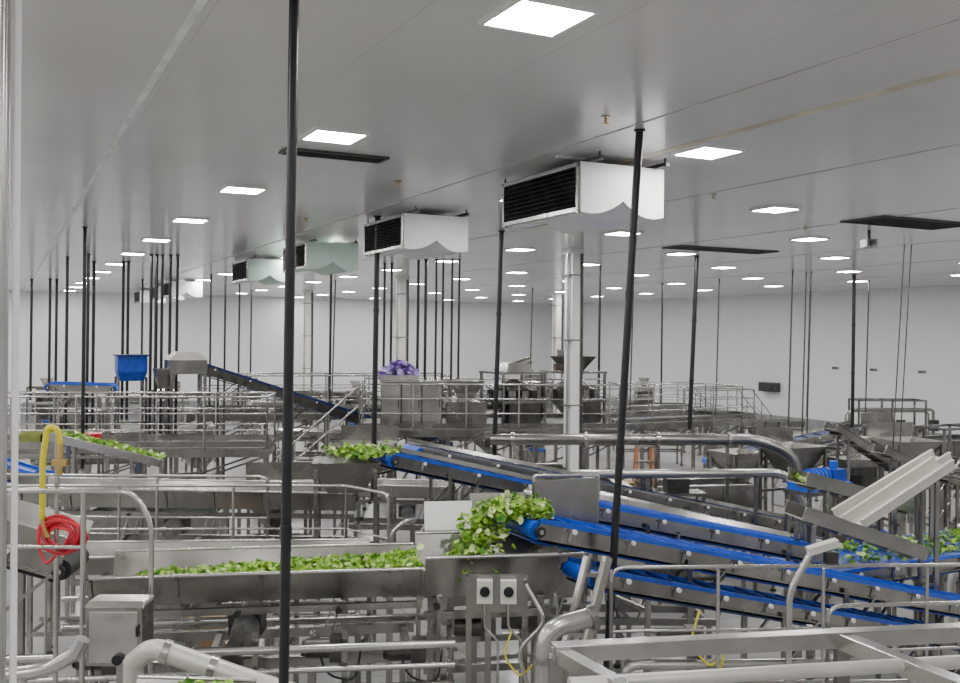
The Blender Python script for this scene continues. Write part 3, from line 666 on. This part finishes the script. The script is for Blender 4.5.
for x in (-.5, .5):
    for y in (-.25, .25): o.beam((x, y, 1.95), (x, y, 0), .06, .06, steel)
o.build()
o = MB("packing_table", place(3.3, 17.3, .1)); o.box((0, 0, 1.75), (1.6, .5, .05), steel)
for x in (-.75, .75):
    for y in (-.2, .2): o.beam((x, y, 1.75), (x, y, 0), .05, .05, steel)
o.box((0, 0, .5), (1.55, .45, .04), steel); o.cyl((-.3, 0, 1.78), (-.3, 0, 2.05), .15, steel, 16); o.box((.3, 0, 1.9), (.4, .3, .24), steel_d); o.box((-.62, 0, 1.87), (.25, .3, .18), card)
o.build()
o = MB("step_ladder", place(3.4, 19.6, .1))
for x in (-.22, .22):
    o.beam((x*.7, 0, 2.5), (x, -.45, 0), .05, .03, orange); o.beam((x*.7, 0, 2.5), (x, .55, 0), .04, .03, orange)
for i in range(8): t = i/8+.06; o.box((0, -.45*(1-t), 2.5*t), (.4, .09, .03), steel_l)
o.box((0, 0, 2.52), (.38, .22, .05), orange); o.build()
o = MB("wall_heater", Matrix.Translation(RM(A1, 33.2, 2.3)) @ Matrix.Rotation(TH, 4, 'Z')); o.box((-.2, 0, 0), (.4, 1.0, .42), steel_d); o.box((-.41, 0, 0), (.02, .9, .3), grille)
for i in range(6): o.box((-.43, 0, -.12+i*.05), (.03, .9, .012), steel)
o.build()
for b in (25.2, 27.5, 29.5):
    o = MB("wall_sign", Matrix.Translation(RM(A1, b, 3.3)) @ Matrix.Rotation(TH, 4, 'Z')); o.box((-.01, 0, 0), (.02, .35, .1), black); o.box((-.022, 0, 0), (.004, .3, .05), steel); o.build()

# ------------------------------------------------------------------ mid/far machines
def g_shaker(x, y, rz, r):
    w = r.uniform(2.2, 3.4); z = r.uniform(1.5, 2.1); p = V((x, y, z)); d = V((math.cos(rz), math.sin(rz), 0))
    trough("vibratory_shaker", p-d*w/2, p+d*w/2+V((0, 0, -.08)), r.uniform(.7, 1.1), .22, .6, 3)
def g_tank(x, y, rz, r):
    z0 = r.uniform(.6, 1.2); tank("wash_tank", x, y, rz, r.uniform(2.2, 3.2), r.uniform(.9, 1.3), z0, z0+r.uniform(.5, .8))
def g_conv(x, y, rz, r):
    d = V((math.cos(rz), math.sin(rz), 0))*r.uniform(1.3, 1.8); up = r.uniform(.3, 1.1)*r.choice((1, -1)); z = r.uniform(1.4, 1.9)
    conveyor("belt_conveyor", V((x, y, z+up/2))-d, V((x, y, z-up/2))+d, r.uniform(.5, .8), r.choice((blue, blue_d, rubber, blue_d)), .17, (.15, .85), .35, .8, True, r.choice((0, .12)), steel, .035, steel_l)
def g_dryer(x, y, rz, r):
    o = MB("spin_dryer", place(x, y, rz)); h = r.uniform(.9, 1.2)
    o.cyl((0, 0, .6), (0, 0, .6+h), .55, steel, 24); o.cyl((0, 0, .6+h), (0, 0, .66+h), .58, steel_l, 24); o.cyl((0, 0, .66+h), (0, 0, .8+h), .5, steel_l, 24, .2); o.cyl((0, 0, .6), (0, 0, .3), .5, steel, 24, .25)
    for t in range(3): a = t*2.09; o.beam((math.cos(a)*.55, math.sin(a)*.55, .9), (math.cos(a)*.65, math.sin(a)*.65, 0), .08, .08, steel)
    o.box((.75, 0, 1.0), (.35, .5, .6), steel_d); o.box((.75, -.26, 1.05), (.25, .02, .35), steel_l); o.box((.75, 0, .35), (.1, .1, .7), steel); o.beam((0, 0, .8+h), (.7, 0, 1.3+h), .06, .06, steel); o.beam((.7, 0, 1.3+h), (.7, 0, 1.2), .06, .06, steel); o.build()
def g_cab(x, y, rz, r):
    o = MB("control_cabinet", place(x, y, rz)); h = r.uniform(1.4, 1.8); w = r.uniform(.7, 1.2)
    o.box((0, 0, h/2+.2), (w, .4, h), steel)
    for sx in (-.25, .25): o.box((sx*w, -.205, h/2+.2), (w*.47, .02, h-.08), steel_l); o.box((sx*w*.3, -.225, h/2+.2), (.03, .03, .2), black)
    o.box((w*.25, -.22, h), (.25, .02, .18), grille); o.cyl((-w*.25, -.2, h), (-w*.25, -.24, h), .025, red)
    for sx in (-1, 1):
        for yy in (-.15, .15): o.box((sx*(w/2-.06), yy, .1), (.06, .06, .2), steel)
    o.cyl((w*.3, 0, h+.2), (w*.3, 0, h+.6), .03, steel_l); o.build()
def g_hop(x, y, rz, r):
    o = MB("feed_hopper", place(x, y, rz)); z = r.uniform(1.2, 1.7); s = r.uniform(.9, 1.3)
    o.taper((0, 0, z), (.35, .35), (s, s), .7, steel, (0, 0), True); o.taper((0, 0, z+.02), (.33, .33), (s-.03, s-.03), .68, steel_l, (0, 0), True)
    o.box((0, s/2, z+.85), (s, .015, .35), steel)
    for a in (-1, 1):
        for b in (-1, 1): o.beam((a*s*.45, b*s*.45, z+.65), (a*s*.45, b*s*.45, 0), .06, .06, steel)
        o.beam((-s*.45, a*s*.45, z-.3), (s*.45, a*s*.45, z-.3), .05, .05, steel); o.beam((a*s*.45, -s*.45, .5), (a*s*.45, s*.45, .5), .05, .05, steel)
    o.cyl((0, -.2, z-.05), (0, -.6, z-.05), .1, steel_d, 16); o.build()
def g_rack(x, y, rz, r):
    o = MB("pipe_rack", place(x, y, rz)); w = r.uniform(2.3, 3.3); n = 3
    for k in range(r.randint(3, 5)):
        z = r.uniform(.6, 2.3); yy = -.35+k*.17; o.tube(fillet([(-w/2, yy, 0), (-w/2, yy, z), (w/2, yy, z), (w/2, yy, r.choice((0, z-.3)))], .15), r.uniform(.025, .06), r.choice((steel_l, steel, steel, offw)), 10)
    for i in range(n):
        xx = -w*.4+w*.8*i/(n-1)
        for yy in (-.4, .4): o.beam((xx, yy, 2.4), (xx, yy, 0), .06, .06, steel)
        for z in (1.2, 2.38): o.beam((xx, -.4, z), (xx, .4, z), .05, .05, steel)
        o.box((xx+.3, -.4, 1.5), (.3, .15, .4), steel_d)
    for yy in (-.4, .4): o.beam((-w*.4, yy, 2.38), (w*.4, yy, 2.38), .06, .06, steel)
    o.build()
def g_rail(x, y, rz, r): platform("access_platform", x, y, r.uniform(2.2, 3.0), 1.0, r.choice((.9, 1.2, 1.4)), rz, r.choice((-1, 0, 0, 1)))
def g_bag(x, y, rz, r):
    o = MB("bagging_machine", place(x, y, rz)); o.box((0, 0, 1.1), (.9, .7, 1.9), steel); o.box((0, -.36, 1.3), (.7, .02, 1.2), steel_d); o.box((-.3, -.4, 1.6), (.25, .06, .3), black)
    o.cyl((0, 0, 2.5), (0, 0, 2.05), .3, steel_l, 18, .1); o.cyl((-.35, .5, .9), (.35, .5, .9), .22, offw, 18); o.box((0, -.55, .6), (.4, .6, .06), blue)
    for sx in (-.4, .4):
        for sy in (-.3, .3): o.box((sx, sy, .08), (.07, .07, .16), steel)
    o.beam((-.2, -.8, .58), (-.2, -.8, 0), .05, .05, steel); o.beam((.2, -.8, .58), (.2, -.8, 0), .05, .05, steel); o.build()
gens = [g_shaker, g_tank, g_conv, g_dryer, g_cab, g_hop, g_rack, g_rail, g_conv, g_shaker, g_rack, g_bag, g_bag]
r2 = random.Random(42)
def free(x, y):
    a = x*L.x+y*L.y; b = x*D.x+y*D.y
    if a > A1-2.6 or b > B1-2.6 or a < A0+2.4: return False
    if y < 27 and y > 21.8 and -4.9 < x < 5.2: return False
    if 18.8 < y < 22.3 and -12.2 < x < -3.6: return False
    if 26.2 < y < 29.8 and -9.5 < x < 1.5: return False
    if 28.5 < y < 32.5 and 1 < x < 10: return False
    if abs(y-25.4-(x+4)*.505) < 2.0 and -9 < x < -.5 and y > 22: return False
    for cx, cy in ((2.13, 22.0), (-2.75, 33), (3.55, 44), (-8, 44)):
        if abs(x-cx) < 2.2 and abs(y-cy) < 1.6: return False
    return True
for Y, st in ((16.4, 3.5), (18.9, 3.7), (21.6, 3.6), (24.3, 3.7), (27.2, 3.9), (30.4, 4.0), (34, 4.2), (38, 4.4), (43, 4.6), (48, 5.0)):
    x = -.56*Y
    while x < .6*Y:
        xx = x+r2.uniform(-.2, .2); yy = Y+r2.uniform(-.25, .25)
        g = r2.choice(gens); rz = r2.choice((TH, TH, 0.05))
        if not (Y < 19.5 and -2.5 < xx < 11.5) and free(xx, yy): g(xx, yy, rz, r2)
        x += st
r3 = random.Random(5)
g_tank(.4, 20.3, .1, r3); g_hop(-2.4, 20.2, 0, r3); g_cab(4.9, 21.0, TH, r3); g_rail(10.9, 18.6, TH, r3)
g_rack(-7.5, 17.2, .1, r3); g_shaker(-1.2, 17.7, .12, r3); g_hop(-3.6, 16.9, .1, r3); g_shaker(2.0, 12.9, .1, r3)
g_hop(6.6, 20.0, TH, r3); g_bag(8.0, 20.2, .3, r3); g_hop(9.4, 20.9, .2, r3); g_rack(8.6, 15.9, TH, r3); g_tank(4.2, 19.3+.4, .2, r3); g_dryer(10.6, 16.6, TH, r3)
tank("wash_tank", .4, 12.6, .3, 1.9, .9, 1.2, 1.75)
o = MB("valve_station", place(-.75, 12.0, .1))
for x in (-.35, 0, .35):
    o.tube(fillet([(x, 0, 0), (x, 0, 2.1), (x+.18, 0, 2.25), (x+.3, .3, 2.2)], .1), .03, steel_l, 10); o.box((x, -.05, 1.6), (.12, .1, .16), steel_d); o.cyl((x, -.1, 1.6), (x, -.18, 1.6), .06, blue_b, 12)
for z in (.6, 1.3, 1.9): o.beam((-.45, .03, z), (.5, .03, z), .04, .04, steel)
o.build()
print("OBJECTS", len(bpy.data.objects))

# ------------------------------------------------------------------ camera / world
cam = bpy.data.cameras.new("camera"); cam.sensor_width = 36; cam.lens = 950/960*36; cam.shift_y = -6.5/960; cam.clip_end = 300
co = bpy.data.objects.new("camera", cam); bpy.context.scene.collection.objects.link(co)
co.matrix_world = Matrix.Translation((0, 0, 4.6)) @ Matrix.Rotation(math.radians(90), 4, 'X') @ Matrix.Rotation(math.radians(.45), 4, 'Z')
bpy.context.scene.camera = co
w = bpy.data.worlds.new("world"); bpy.context.scene.world = w; w.use_nodes = True
w.node_tree.nodes["Background"].inputs[0].default_value = (.8, .85, .9, 1); w.node_tree.nodes["Background"].inputs[1].default_value = .3
